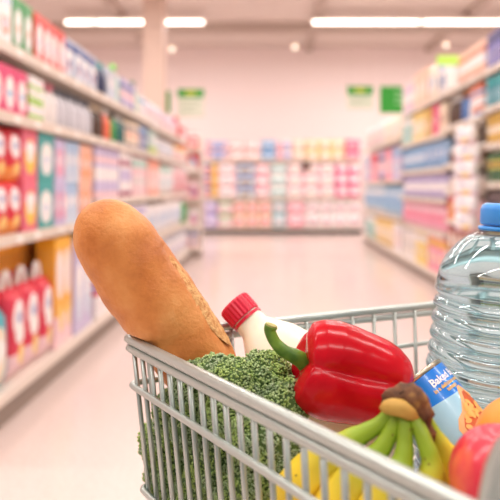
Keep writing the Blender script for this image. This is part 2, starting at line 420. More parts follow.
b('L', 1.05, 7.92, 9.2, 'soft', .24, .34, pack_mat(LP, (220, 100, 110), WH, 'window'), 'pink soft pack with red ring on the left middle shelf')
b('L', .61, 4.37, 6.17, 'carton', .16, .36, pack_mat(WH, LI, DB, 'band'), 'white carton with lilac band on the left fourth shelf')
b('L', .61, 6.25, 8.6, 'soft', .22, .34, pack_mat(WH, PB, LB, 'window'), 'white soft pack with pale blue ring on the left fourth shelf')
b('L', .61, 8.62, 9.2, 'bottle', .14, .36, mat('green_bottle', GR, .3), 'green bottle at the far end of the left fourth shelf')
b('L', .18, 6.25, 9.2, 'soft', .24, .34, pack_mat(WH, GY, LI, 'band'), 'white soft pack with grey band on the left bottom shelf')
# left, bottom shelf: bags in front, taller cartons behind
b('L', .18, 2.42, 2.94, 'bag', .22, .46, pack_mat((70, 175, 185), CR, WH, 'window'), 'teal and cream handle bag on the left bottom shelf', d=.16, near=True)
b('L', .18, 2.95, 3.53, 'bag', .185, .53, pack_mat((226, 50, 72), LP, WH, 'oval'), 'red handle bag with white handle on the left bottom shelf', d=.15, near=True, gap=.0)
b('L', .18, 2.4, 3.94, 'carton', .25, .66, pack_mat((252, 178, 60), RD, (250, 200, 80), 'plain'), 'orange carton with red band behind the red handle bags', d=.16, depth=.205)
b('L', .18, 3.54, 3.86, 'carton', .155, .66, pack_mat((246, 180, 50), LP, WH, 'oval'), 'tall yellow carton on the left bottom shelf', near=True, m2=mat('pale_print', (240, 225, 225), .4))
b('L', .18, 3.88, 4.3, 'carton', .2, .6, pack_mat(LI, PB, WH, 'window'), 'tall lilac carton on the left bottom shelf', near=True)
b('L', .18, 4.37, 5.2, 'carton', .2, .36, pack_mat(WH, (225, 50, 60), LI, 'plain'), 'white carton with red band on the left bottom shelf')
b('L', .18, 5.22, 6.17, 'carton', .2, .36, pack_mat(LP, PB, WH, 'window'), 'pale pink carton on the left bottom shelf')
# end display
for z, m, lb in ((.16, pack_mat(LP, LB, WH, 'band'), 'lowest shelf'), (.5, pack_mat(WH, PK, LI, 'window'), 'second shelf from below'), (.95, pack_mat(PK, WH, DB, 'band'), 'middle shelf'), (1.4, pack_mat(WH, RD, LB, 'diag'), 'fourth shelf'), (1.75, pack_mat((226, 90, 80), WH, LP, 'band'), 'top')):
    b('E', z, -1.6, -1.17, 'carton', .13, .27, m, 'small carton on the %s of the end display rack' % lb)
# rear shelves
def rb(z, px0, px1, *a, **k): b('B', z, (px0-VX)*.024, (px1-VX)*.024-.004, *a, **k)
rear = [
 (1.77, 204, 208, .24, 2, (LP, PK, WH, 'band'), 'pink tissue pack at the left of the rear top row'), (1.77, 208, 228, .235, 2, (LP, (90, 150, 210), (90, 150, 210), 'band'), 'pink tissue pack with blue print on the rear top row'),
 (1.77, 228, 261, .235, 2, (LP, PE, WH, 'stripe'), 'peach striped tissue pack on the rear top row'), (1.77, 261, 276, .24, 2, ((120, 170, 215), LB, PB, 'stripe'), 'blue tissue pack on the rear top row'),
 (1.77, 276, 283, .24, 2, (LP, PK, WH, 'window'), 'pink narrow tissue pack on the rear top row'), (1.77, 283, 292, .24, 2, (WH, LI, (150, 140, 210), 'stripe'), 'lilac striped tissue pack on the rear top row'),
 (1.77, 292, 306, .25, 2, (PE, CR, WH, 'band'), 'peach tissue pack on the rear top row'), (1.77, 306, 345, .245, 2, ((252, 226, 170), PE, WH, 'window'), 'cream yellow tissue pack on the rear top row'),
 (1.77, 345, 361, .25, 2, (PK, HP, LP, 'band'), 'hot pink tissue pack on the rear top row'),
 (.86, 203.5, 211, .28, 3, (LP, DB, RD, 'band'), 'pink pack with navy print on the rear middle row'), (.86, 211, 217, .28, 3, ((250, 200, 90), YE, CR, 'window'), 'amber yellow pack on the rear middle row'),
 (.86, 217, 236, .28, 3, (LP, WH, GY, 'window'), 'pale pink pack with white oval on the rear middle row'), (.86, 236, 255, .28, 3, (PB, (70, 100, 160), MU, 'band'), 'pale blue pack with navy band on the rear middle row'),
 (.86, 255, 270, .28, 3, (LP, PK, WH, 'stripe'), 'pink striped pack on the rear middle row'), (.86, 270, 287, .28, 3, (WH, MT, (150, 200, 200), 'stripe'), 'pale teal striped pack on the rear middle row'),
 (.86, 287, 336, .28, 3, (LP, WH, PE, 'window'), 'blush pack with white window on the rear middle row'), (.86, 336, 361.5, .28, 3, ((244, 120, 165), LP, WH, 'diag'), 'bright pink pack on the rear middle row'),
 (.13, 204, 217, .34, 2, (LI, (190, 170, 225), WH, 'window'), 'lilac pack on the rear bottom row'), (.13, 217, 233, .34, 2, (LP, (140, 195, 140), WH, 'band'), 'pink pack with green band on the rear bottom row'),
 (.13, 233, 272, .34, 2, (PE, LP, (235, 130, 110), 'window'), 'peach pack with coral print on the rear bottom row'), (.13, 272, 286, .34, 2, ((190, 220, 225), GY, WH, 'window'), 'pale aqua pack on the rear bottom row'),
 (.13, 286, 306, .34, 2, (LP, PK, WH, 'window'), 'rose pack on the rear bottom row'), (.13, 306, 361.5, .34, 2, (WH, LP, GY, 'window'), 'white pack with grey oval on the rear bottom row')]
for z, a, c, h, tiers, pm, lb in rear:
    w = (c-a)*.024-.006; w = w/max(1, round(w/.36))-.004
    rb(z, a, c, 'soft', round(w, 3), h, pack_mat(*pm), lb, tiers=tiers, d=.24, gap=.001)
# right, far unit
b('R', 1.85, 8.9, 10.2, 'soft', .3, .4, pack_mat(CR, WH, PE, 'window'), 'cream soft pack on top of the far right unit', d=.3)
b('R', 1.85, 10.22, 12.1, 'soft', .36, .44, pack_mat(WH, LP, CR, 'window'), 'large white soft pack on top of the far right unit', d=.34)
b('R', 1.24, 8.75, 9.4, 'carton', .15, .5, pack_mat(LI, LB, WH, 'band'), 'tall lilac carton on the upper shelf of the far right unit')
b('R', 1.24, 9.42, 10.0, 'carton', .17, .5, pack_mat(PK, LP, WH, 'window'), 'tall pink carton on the upper shelf of the far right unit')
b('R', 1.24, 10.02, 10.6, 'carton', .17, .5, pack_mat(LI, NV, LP, 'stripe'), 'tall lilac carton with dark stripes on the far right unit')
b('R', 1.24, 10.62, 11.4, 'carton', .19, .5, pack_mat(PK, RD, WH, 'band'), 'tall rose carton with red band on the far right unit')
b('R', 1.24, 11.42, 12.25, 'carton', .2, .5, pack_mat(LI, PB, WH, 'band'), 'tall mauve carton ending the far right unit')
b('R', .68, 8.75, 10.1, 'soft', .26, .48, pack_mat((150, 195, 225), PB, LB, 'stripe'), 'light blue soft pack on far right middle shelf')
b('R', .68, 10.2, 12.2, 'soft', .28, .48, pack_mat((170, 205, 228), WH, LB, 'stripe'), 'pale blue soft pack at the end of the far right unit')
b('R', .16, 8.75, 9.3, 'carton', .26, .42, pack_mat(WH, LP, CR, 'window'), 'white carton on the bottom of the far right unit')
b('R', .16, 9.32, 11.1, 'soft', .28, .45, pack_mat((250, 215, 130), CR, WH, 'window'), 'yellow soft pack on the bottom of the far right unit')
b('R', .16, 11.12, 12.2, 'soft', .26, .45, pack_mat(MT, WH, TL, 'band'), 'mint soft pack on the bottom of the far right unit')
# right, middle unit
b('R', 2.16, 8.0, 8.65, 'carton', .2, .42, pack_mat(LP, LI, WH, 'stripe'), 'tall pale pink carton on top of the right middle unit')
b('R', 2.16, 7.3, 7.98, 'carton', .22, .44, pack_mat(PE, CR, WH, 'window'), 'tall peach carton on top of the right middle unit')
b('R', 2.16, 6.9, 7.28, 'soft', .18, .42, pack_mat(CR, WH, LB, 'window'), 'cream soft pack on top of the right middle unit')
b('R', 2.16, 6.5, 6.88, 'soft', .18, .4, pack_mat(WH, LB, DB, 'band'), 'blue banded soft pack atop the right middle unit')
b('R', 1.73, 8.05, 8.66, 'carton', .14, .36, pack_mat(MT, WH, TL, 'band'), 'mint carton on the right middle unit')
b('R', 1.73, 7.4, 8.03, 'carton', .15, .36, pack_mat((248, 215, 120), CR, WH, 'window'), 'yellow carton on the right middle unit')
b('R', 1.73, 7.05, 7.38, 'carton', .15, .35, pack_mat(MU, (225, 180, 70), CR, 'band'), 'mustard carton on the right middle unit')
b('R', 1.73, 6.8, 7.03, 'carton', .11, .35, pack_mat((236, 70, 130), HP, LP, 'window'), 'magenta carton on the right middle unit')
b('R', 1.73, 6.5, 6.78, 'carton', .13, .33, pack_mat(CR, PE, (150, 90, 60), 'window'), 'cream carton with brown oval on the right middle unit')
b('R', 1.35, 7.5, 8.66, 'soft', .16, .33, pack_mat((130, 180, 220), LB, PB, 'stripe'), 'sky blue soft pack on the right middle unit')
b('R', 1.35, 6.5, 7.48, 'soft', .16, .33, pack_mat((160, 195, 228), (110, 160, 210), WH, 'window'), 'light blue soft pack with oval on the right middle unit')
b('R', 1.0, 6.5, 8.66, 'soft', .18, .3, pack_mat(LI, (180, 170, 215), WH, 'stripe'), 'lilac soft pack on the right middle unit')
b('R', .62, 6.5, 8.66, 'soft', .18, .33, pack_mat((245, 165, 190), LP, PK, 'stripe'), 'pink soft pack on the right middle unit')
b('R', .16, 7.9, 8.66, 'carton', .22, .38, pack_mat(WH, CR, GY, 'window'), 'white carton on the bottom of the right middle unit')
b('R', .16, 7.3, 7.88, 'carton', .22, .4, pack_mat((252, 225, 140), WH, YE, 'band'), 'pale yellow carton on the bottom of the right middle unit')
b('R', .16, 6.5, 7.28, 'carton', .24, .4, pack_mat(PK, (250, 190, 90), WH, 'band'), 'pink and orange carton on the bottom of the right middle unit')
# right, unit behind the hanging sachets
b('R', 2.16, 5.35, 6.1, 'carton', .17, .3, pack_mat(PE, (200, 120, 90), WH, 'stripe'), 'peach carton with rust stripes on top shelf beside the lime sign')
b('R', 1.78, 6.05, 6.42, 'bottle', .1, .3, mat('brown_bottle', (90, 70, 60), .3), 'brown bottle on the shelf behind the hanging sachets')
b('R', 1.78, 5.75, 6.03, 'bottle', .09, .3, mat('blue_bottle', (90, 130, 190), .3), 'blue bottle on the shelf behind the hanging sachets', m2=mat('orange_cap', OR, .4))
b('R', 1.78, 5.35, 5.73, 'carton', .09, .3, pack_mat((225, 120, 80), LB, WH, 'stripe'), 'orange carton with blue stripes behind the hanging sachets')
b('R', 1.38, 5.35, 6.42, 'jar', .1, .16, mat('brown_jar', (120, 80, 60), .3), 'brown jar with white lid behind the hanging sachets')
b('R', 1.1, 5.35, 6.42, 'jar', .1, .14, mat('pale_jar', (235, 215, 205), .3), 'pale jar behind the hanging sachets')
b('R', .8, 6.1, 6.42, 'carton', .1, .26, pack_mat((235, 130, 40), RD, YE, 'band'), 'orange and red carton behind the hanging sachets')
b('R', .8, 5.35, 6.08, 'carton', .14, .22, pack_mat(LP, PK, WH, 'window'), 'pale pink carton behind the hanging sachets')
b('R', .45, 5.35, 6.42, 'carton', .2, .28, pack_mat((170, 80, 70), CR, WH, 'window'), 'brick red carton low behind the hanging sachets')
b('R', .16, 5.35, 6.42, 'carton', .2, .22, pack_mat(MU, OR, CR, 'band'), 'mustard carton on the bottom behind the hanging sachets')
# right, nearest unit
b('R', 2.16, 3.95, 5.28, 'carton', .15, .3, pack_mat((105, 105, 175), NV, LI, 'band'), 'violet blue carton on top of the nearest right unit')
b('R', 1.83, 3.95, 5.28, 'carton', .13, .26, pack_mat((40, 150, 160), TL, PB, 'band'), 'teal carton on the nearest right unit')
b('R', 1.51, 3.95, 5.28, 'carton', .12, .25, pack_mat((225, 180, 70), MU, CR, 'stripe'), 'mustard yellow carton on the nearest right unit')
b('R', 1.18, 3.95, 5.28, 'carton', .12, .25, pack_mat((60, 110, 60), (220, 215, 90), (150, 40, 40), 'plain'), 'green carton with yellow band on the nearest right unit')
b('R', .85, 3.95, 5.28, 'carton', .14, .25, pack_mat((70, 60, 60), (110, 95, 90), GY, 'band'), 'dark carton on the nearest right unit')
b('R', .5, 3.95, 5.28, 'carton', .16, .25, pack_mat(MU, CR, OR, 'band'), 'tan carton low on the nearest right unit')
b('R', .16, 3.95, 5.28, 'carton', .2, .25, pack_mat(PE, OR, WH, 'band'), 'peach carton on the bottom of the nearest right unit')

# hanging strip of sachets on the right shelf front
t = thing('sachet_strip', 'hanging vertical strip of white sachets with pink marks on the right shelf', 'display', (1.76, 5.3, 0))
obj('strip', B((.0, .012, -.02, .02, .72, 1.86)), m_white, t)
for z in (.85, 1.3, 1.84): obj('bracket', B((.006, .108, -.008, .008, z-.01, z+.004)), m_shelf, t)
sm = pack_mat((250, 245, 246), (232, 205, 215), WH, 'oval', 1)
sme = as_mesh('sachet', bm_pillow(.23, .16, .1), sm, True)
for i in range(6):
    o = obj('sachet', sme, None, t, loc=(-.03+random.uniform(-.012, .012), 0, .75+i*.152)); o.rotation_euler = (0, 0, -PI/2+.55+random.uniform(-.3, .3)); o.scale = (random.uniform(.85, 1.15), 1, 1)

# ------------------------------------------------------------------ hanging signs
def sign(px0, px1, py0, py1, Y, head, label, full=False):
    a, c = P(px0, py0, Y), P(px1, py1, Y); w, h = (c.x-a.x), (a.z-c.z)
    t = thing('hanging_sign', label, 'sign', ((a.x+c.x)/2, Y, c.z), 0, 'hanging aisle signs')
    gm, wm, ym = mat('sign_green', (44, 152, 46), .5), mat('sign_white', (216, 220, 202), .5), mat('sign_yellow', (220, 215, 80), .5)
    obj('board', B((-w/2, w/2, 0, .02, 0, h), bev=.003), gm if full else wm, t)
    if not full:
        obj('header', B((-w/2, w/2, -.006, 0, h*(1-head), h)), gm, t)
        if w > .3:
            obj('header_lettering', B((-w*.18, w*.18, -.01, -.006, h*(1-head*.7), h*(1-head*.3))), ym, t)
            for i in range(3):
                obj('text_line', B((-w*.36, w*(.34-.1*i), -.003, 0, h*(.52-.17*i), h*(.57-.17*i))), mat('sign_grey', (175, 190, 165), .5), t)
    else:
        for i in range(3):
            obj('text_line', B((-w*.1, w*(.36-.05*i), -.004, 0, h*(.74-.2*i), h*(.8-.2*i))), mat('sign_pale', (170, 215, 165), .5), t)
    for s in (-1, 1): obj('wire', B((s*w*.42-.0015, s*w*.42+.0015, .0085, .0115, h, 4.75-c.z)), mat('steel_wire', (220, 200, 192), .4), t)
sign(177.5, 204, 89, 117, 11.4, .3, 'white hanging sign with green header above the left shelves')
sign(165, 170.5, 91, 113, 11.7, 1.0, 'narrow green hanging sign beside the pillar')
sign(347, 373, 86, 109, 11.4, .38, 'white hanging sign with green header right of the rear shelves')
sign(380, 418, 86, 113, 11.2, .4, 'large green hanging sign above the right shelves', full=True)
t = thing('shelf_topper', 'lime green shelf topper card above the right shelves', 'sign', (XR+.006, 6.2, 2.162))
obj('post', B((-.006, .006, -.01, .01, 0, .3)), m_white, t); obj('card', B((-.16, .16, -.012, .012, .235, .335), bev=.004), mat('lime_card', (190, 235, 100), .5), t)
t = thing('shelf_sign', 'small dark square sign hanging from the rear shelf edge', 'sign', ((306-VX)*.024, YB-.03, 1.55))
obj('card', B((-.1, .1, -.005, .005, 0, .19), bev=.002), mat('dark_card', (84, 50, 40), .5), t); obj('clip', B((-.02, .02, -.006, .02, .18, .21)), m_white, t)

# ------------------------------------------------------------------ shopping trolley
m_chrome = mat('plated_wire', (180, 190, 185), .34, metal=.65)
C0 = Vector((-.160, .675, 0)); U = Vector((.599, -.801, 0)); V = Vector((.909, .417, 0)); LU, LV = .464, .52
RIM, FLOOR = H-.17, H-.36
tr = thing('shopping_trolley', 'grey wire shopping trolley filled with groceries', 'trolley', (C0+U*.22+V*.26).xyz)
O = tr.location.copy()
def bp(u, v, z, inset=0):
    return C0+U*(u+inset*(1-2*u/LU))+V*(v+inset*(1-2*v/LV))+Vector((0, 0, z))-O
def taper(z): return .014*(RIM-z)/(RIM-FLOOR)
def ring(z, r, name, out=0, cr=.014):
    i = taper(z)-out; pts = []
    cor = [(0, 0), (0, LV), (LU, LV), (LU, 0)]
    for k, (u, v) in enumerate(cor):
        p0, c, p1 = [bp(*cor[(k+d) % 4], z, i) for d in (-1, 0, 1)]
        a, e = c+(p0-c).normalized()*cr, c+(p1-c).normalized()*cr
        pts += [a*(1-s)**2+c*2*s*(1-s)+e*s*s for s in (0, .25, .5, .75, 1)]
    return obj(name, tube(pts, r, 10, closed=True), m_chrome, tr, True)
ring(RIM, .0052, 'rim', .003); ring(RIM-.0105, .0045, 'rim', .003)
ring(H-.222, .0036, 'side_wire', .004); ring(H-.337, .0036, 'side_wire', .004); ring(FLOOR-.003, .0036, 'side_wire', .004)
def wire(a, c, r=.0027):
    return obj('wire', tube([a, a.lerp(c, .5), c], r, 8), m_chrome, tr, True)
for i in range(22):
    u = .012+i*(LU-.024)/21
    wire(bp(u, 0, RIM-.004, 0), bp(u, 0, FLOOR, taper(FLOOR)))
    wire(bp(u, LV, RIM-.004, 0), bp(u, LV, FLOOR, taper(FLOOR)))
    wire(bp(u, 0, FLOOR-.001, taper(FLOOR)), bp(u, LV, FLOOR-.001, taper(FLOOR)))
for i in range(15):
    v = .02+i*(LV-.04)/14
    wire(bp(0, v, RIM-.004, 0), bp(0, v, FLOOR, taper(FLOOR)))
    wire(bp(LU, v, RIM-.004, 0), bp(LU, v, FLOOR, taper(FLOOR)))
# handle with its posts, chassis and castors
hz = RIM+.09
for v in (0, LV):
    s = 1 if v == 0 else -1
    obj('handle_post', tube(spline([bp(LU-.012, v+s*.002, RIM-.01), bp(LU-.003, v+s*.014, RIM+.04), bp(LU+.06, v+s*.03, hz)], 5), .0075, 10), m_chrome, tr, True)
obj('handle', tube([bp(LU+.06, .01, hz), bp(LU+.06, LV-.01, hz)], .013, 12), mat('handle_green', (70, 140, 80), .4), tr, True)
for v in (.04, LV-.04):
    obj('chassis_tube', tube(spline([bp(LU-.02, v, FLOOR-.01), bp(LU-.06, v, .45), bp(LU-.02, v, .17), bp(.2, v, .15), bp(.03, v, .15)], 6), .011, 10), m_chrome, tr, True)
    obj('front_strut', tube([bp(.05, v, .15), bp(.07, v, FLOOR-.008)], .009, 10), m_chrome, tr, True)
    for u in (.05, LU-.04):
        w = obj('castor', tube([bp(u, v-.011, .055), bp(u, v+.011, .055)], .055, 18), mat('rubber', (70, 70, 72), .6), tr)
        obj('castor_fork', B((-.014, .014, -.014, .014, .05, .15), bev=.004), m_chrome, w, loc=bp(u, v, 0)+Vector((0, 0, 0)))
obj('chassis_tube', tube([bp(.2, .04, .15), bp(.2, LV-.04, .15)], .009, 10), m_chrome, tr, True)

# ------------------------------------------------------------------ bread
m_crust = mat('crust', (208, 130, 66), .42, spec=.35)
tc = N(m_crust, 'ShaderNodeTexCoord')
n1 = noise_n(m_crust, 17, 6, .6, vec=tc.outputs['Object']); n2 = noise_n(m_crust, 240, 3, .6, vec=tc.outputs['Object'])
mp = N(m_crust, 'ShaderNodeMapping'); mp.inputs['Scale'].default_value = (40, 40, 5); L(m_crust, tc.outputs['Object'], mp.inputs[0])
n3 = noise_n(m_crust, 1, 3, .5, vec=mp.outputs[0])
cc = ramp(m_crust, n1, [(.32, (176, 92, 36)), (.48, (206, 124, 58)), (.62, (222, 150, 84)), (.75, (236, 182, 124))])
cc2 = mix(m_crust, math_n(m_crust, 'MULTIPLY', math_n(m_crust, 'SMOOTH_MIN', n3, .8), .55), cc, (222, 160, 98))
L(m_crust, cc2, bsdf(m_crust).inputs['Base Color'])
bump(m_crust, math_n(m_crust, 'ADD', math_n(m_crust, 'MULTIPLY', n2, .45), n1), .6, .004)
A1, A2 = P(110, 235, .662), P(168, 318.5, .668)
ax = (A2-A1).normalized(); LEN = .265
top = A1-ax*.041
bread = thing('bread_loaf', 'long golden crusty bread loaf leaning out of the trolley corner', 'bread', A2)
M = axis_matrix(top, ax, (0, -1, .2))
def press(p):                               # the soft loaf is dented where it leans on the rim
    for nv in (Vector((.801, .599, 0)), Vector((.417, -.909, 0))):
        k = (p-C0).dot(nv); need = .0062-max(0, p.z-RIM-.003)*2.6
        if k < need and p.z < RIM+.06: p = p+nv*(need-k)
    return p
bm = bmesh.new(); nz, na = 70, 48; rings = []
for i in range(nz+1):
    t = i/nz
    s = min(t, 1-t)*LEN
    r = .0437*(1-max(0, 1-s/.058)**2.3)**.5 if s < .058 else .0437
    r = max(r, .001)*(1-.05*math.cos(t*7))
    ring_ = []
    for j in range(na):
        a = 2*PI*j/na
        q = Vector((math.cos(a), math.sin(a), t*9))
        rr = r*(1+.035*noise.noise(q*1.3)+.012*noise.noise(q*6+Vector((3, 0, 0))))
        # a baked-open score runs down the far right side
        sc = math.exp(-((a-PI-.3)/.2)**2)
        rr *= 1-.06*sc*(1 if .3 < t < .85 else 0)
        ring_.append(bm.verts.new(press(M @ Vector((rr*math.cos(a), rr*.96*math.sin(a), t*LEN)))-A2))
    rings.append(ring_)
for p, q in zip(rings, rings[1:]):
    for j in range(na): bm.faces.new((p[j], p[(j+1) % na], q[(j+1) % na], q[j]))
bm.faces.new(rings[0][::-1]); bm.faces.new(rings[-1])
obj('crust', bm, m_crust, bread, True)
m_crumb = mat('torn_crumb', (222, 164, 98), .8)
nn = noise_n(m_crumb, 160, 4, .7); L(m_crumb, ramp(m_crumb, nn, [(.32, (186, 112, 52)), (.58, (236, 188, 126))]), bsdf(m_crumb).inputs['Base Color']); bump(m_crumb, nn, .9, .004)
bm = bmesh.new(); rows = []
for i in range(31):
    t = .36+.46*i/30; row = []; e = math.sin(PI*i/30)**.5
    for j in range(9):
        k = j/8-.5; a = PI+.22+k*.95*e
        rr = .0437*(.975+.06*math.cos(k*PI)*e+.05*noise.noise(Vector((k*9, t*60, 1)))*e)
        row.append(bm.verts.new(M @ Vector((rr*math.cos(a), rr*math.sin(a), t*LEN))-A2))
    rows.append(row)
for p, q in zip(rows, rows[1:]):
    for j in range(8): bm.faces.new((p[j], p[j+1], q[j+1], q[j]))
obj('torn_score', bm, m_crumb, bread, True)

# ------------------------------------------------------------------ milk bottle
p1, p2 = P(241, 312, .71), P(347, 432, .66)
d = (p2-p1).normalized()
mk = thing('milk_bottle', 'cream white plastic milk bottle with red screw cap lying in the trolley', 'bottle', p1)
mk.matrix_world = axis_matrix(p1-d*.014, d, (0, -1, .3))
m_milk = mat('milk_plastic', (250, 238, 216), .35, sss=.3)
obj('body', lathe([(.0165, .012), (.0175, .03), (.0185, .034), (.0185, .038), (.023, .046), (.036, .066), (.044, .088), (.047, .11), (.0475, .135), (.0465, .15), (.0475, .165), (.0475, .232), (.045, .242), (.038, .246)], 40, sq=2.6), m_milk, mk, True)
m_rcap = mat('red_cap', (214, 28, 62), .35)
bm = lathe([(.0185, 0), (.0198, .0025), (.0198, .0215), (.019, .0225)], 48)
for v in bm.verts:
    if .002 < v.co.z < .022:
        a = math.atan2(v.co.y, v.co.x); k = 1+.025*(1 if round(a/(2*PI)*48) % 2 else -1); v.co.x *= k; v.co.y *= k
cap = obj('screw_cap', bm, m_rcap, mk)
obj('tamper_ring', lathe([(.0193, .0238), (.0193, .0275)], 36), m_rcap, cap)

# ------------------------------------------------------------------ broccoli
m_bro = mat('broccoli_flesh', (70, 98, 46), .6)
m_bud = mat('broccoli_buds', (104, 132, 84), .6)
nb = noise_n(m_bud, 420, 2); nb2 = noise_n(m_bud, 45, 2)
L(m_bud, mix(m_bud, ramp(m_bud, nb2, [(.4, (0, 0, 0)), (.62, (255, 255, 255))]), ramp(m_bud, nb, [(.3, (116, 144, 92)), (.7, (184, 202, 164))]), ramp(m_bud, nb, [(.3, (124, 156, 64)), (.7, (186, 208, 124))])), bsdf(m_bud).inputs['Base Color'])
m_stalk = mat('broccoli_stalk', (150, 178, 104), .55)
bc = P(228, 440, .64); bro = thing('broccoli', 'green broccoli head behind the near side wires of the trolley', 'broccoli', (bc.x, bc.y, FLOOR+.001))
BO = bro.location.copy()
lobes = [(196, 384, .602, .026), (216, 374, .606, .02), (232, 384, .585, .026), (264, 382, .60, .030), (284, 404, .575, .026), (238, 410, .56, .030), (176, 412, .622, .023), (166, 440, .618, .026),
         (200, 424, .585, .030), (262, 436, .545, .030), (288, 438, .55, .022), (176, 474, .60, .030), (218, 464, .565, .032), (256, 474, .54, .028), (284, 466, .54, .02), (196, 500, .585, .026), (238, 502, .555, .026)]
LB_ = []
nside = Vector((.801, .599, 0))            # inward from the near side wires
for x, y, Y, r in lobes:                   # every floret stays inside the basket
    while (P(x, y, Y)-C0).dot(nside) < r*1.04+.008+taper(P(x, y, Y).z): Y += .003
    LB_.append((P(x, y, Y), r*Y/.59))
buds = bmesh.new(); tmpl = bmesh.new(); [tmpl.verts.new(q) for q in ((1, 0, 0), (-1, 0, 0), (0, 1, 0), (0, -1, 0), (0, 0, 1), (0, 0, -1))]; tmpl.verts.ensure_lookup_table(); tmpl.verts.index_update()
for f in ((0, 2, 4), (2, 1, 4), (1, 3, 4), (3, 0, 4), (2, 0, 5), (1, 2, 5), (3, 1, 5), (0, 3, 5)): tmpl.faces.new([tmpl.verts[k] for k in f])
tv = [v.co.copy() for v in tmpl.verts]; tf = [[v.index for v in f.verts] for f in tmpl.faces]; tmpl.free()
verts, faces = [], []
base = Vector((bc.x, bc.y, FLOOR+.06))
for li, (c, r) in enumerate(LB_):
    bm = sph((0, 0, 0), r*.93, 3)
    for v in bm.verts: v.co *= 1+.10*noise.noise(v.co*90+c*40)
    obj('floret', bm, m_bro, bro, True, loc=c-BO)
    n = int(4*PI*r*r/(.0019**2))
    for i in range(n):
        zz = 1-2*(i+.5)/n; ph = i*2.399963; q = math.sqrt(1-zz*zz)
        dv = (Vector((q*math.cos(ph), q*math.sin(ph), zz))+Vector((random.gauss(0, 1), random.gauss(0, 1), random.gauss(0, 1)))*.07).normalized()
        rr = r*(.97+.15*noise.noise(dv*r*115+c*40)+.07*noise.noise(dv*r*300+c*9))+random.uniform(-.0009, .0007)
        p = c+dv*rr
        if any(j != li and (p-c2).length < r2*.94 for j, (c2, r2) in enumerate(LB_)): continue
        s = random.uniform(.0009, .0017); o = len(verts)
        for w in tv: verts.append(p+w*s-BO)
        for f in tf: faces.append([o+k for k in f])
buds.free()
me = bpy.data.meshes.new('bud_cover'); me.from_pydata([tuple(v) for v in verts], [], faces); me.materials.append(m_bud)
for p in me.polygons: p.use_smooth = True
o = obj('bud_cover', me, None, bro); o['kind'] = 'stuff'
obj('stalk', tube(spline([base-BO+Vector((0, 0, .03)), base-BO-Vector((0, 0, .02)), Vector((.0, .0, 0))], 5), [.03]*4+[.022]*3+[.02]*4, 14), m_stalk, bro, True)

# ------------------------------------------------------------------ red bell pepper
pp = P(352, 372, .585)
m_pep = mat('pepper_skin', (196, 12, 30), .2, spec=.32, coat=0)
np_ = noise_n(m_pep, 25, 2); L(m_pep, ramp(m_pep, np_, [(.3, (178, 4, 24)), (.7, (202, 12, 32))]), bsdf(m_pep).inputs['Base Color'])
bump(m_pep, noise_n(m_pep, 60, 2), .12, .002)
pep = thing('bell_pepper', 'glossy red bell pepper with curved green stem on top of the groceries', 'pepper', pp)
pl, pr = P(302, 360, .58), P(402, 388, .59)
pax = (pr-pl).normalized()
Mp = axis_matrix((0, 0, 0), pax, (0, -1, .34)); Mp.translation = (pl+pr)/2-pp
bm = bmesh.new(); nz, na = 40, 72; rings = []; LP_ = .113
prof = [(0, .012), (.0, .55), (.05, .82), (.14, .97), (.28, 1.04), (.42, 1.02), (.58, .97), (.72, .92), (.84, .82), (.93, .64), (.985, .38), (1.0, .05)]
def prof_at(t):
    for (a, x), (b2, y) in zip(prof, prof[1:]):
        if a <= t <= b2 and b2 > a: s = (t-a)/(b2-a); return x+(y-x)*s
    return prof[-1][1]
for i in range(nz+1):
    t = .5-.5*math.cos(PI*i/nz); R = .047*prof_at(max(t, 1e-6)) if i else .047*.3
    ring_ = []
    for j in range(na):
        a = 2*PI*j/na
        # four lobes; one furrow faces the viewer
        ph = a+PI/2-.05+.15*(t-.5)
        g = abs(math.sin(1.5*ph))**.6
        fur = 1-.3*(1-g)*(.55+.45*(1-abs(2*t-1)))
        rr = R*fur*(1+.03*math.sin(a+1))
        zz = t*LP_-.5*LP_
        if t < .12: zz += .012*(1-R/(.047*.9))*(1 if R < .04 else .0)
        if t > .85: zz += .010*(g-.6)*(t-.85)/.15
        if t < .2: zz -= .008*(g-.5)*(.2-t)/.2
        ring_.append(bm.verts.new(Mp @ Vector((rr*math.cos(a), rr*math.sin(a), zz))))
    rings.append(ring_)
for p, q in zip(rings, rings[1:]):
    for j in range(na): bm.faces.new((p[j], p[(j+1) % na], q[(j+1) % na], q[j]))
bm.faces.new(rings[0][::-1]); bm.faces.new(rings[-1])
bmesh.ops.recalc_face_normals(bm, faces=bm.faces[:])
body = obj('pepper_body', bm, m_pep, pep, True)
sm_ = body.modifiers.new('sub', 'SUBSURF'); sm_.levels = 1; sm_.render_levels = 1
m_stem = mat('pepper_stem', (86, 128, 36), .4)
ns = noise_n(m_stem, 60, 2); L(m_stem, ramp(m_stem, ns, [(.3, (58, 100, 24)), (.7, (118, 156, 54))]), bsdf(m_stem).inputs['Base Color'])
sp_ = spline([P(310, 366, .578)-pp, P(298, 358, .572)-pp, P(284, 351, .57)-pp, P(275, 342, .57)-pp, P(270, 331, .57)-pp, P(271, 326, .57)-pp], 5)
stem = obj('stem', tube(sp_, interp([.0105, .0075, .0062, .0055, .0056, .0066], len(sp_)), 14), m_stem, pep, True)
obj('cut_end', tube([sp_[-1], sp_[-1]+(sp_[-1]-sp_[-2]).normalized()*.0015], .0058, 12), mat('stem_cut', (168, 160, 96), .7), stem)

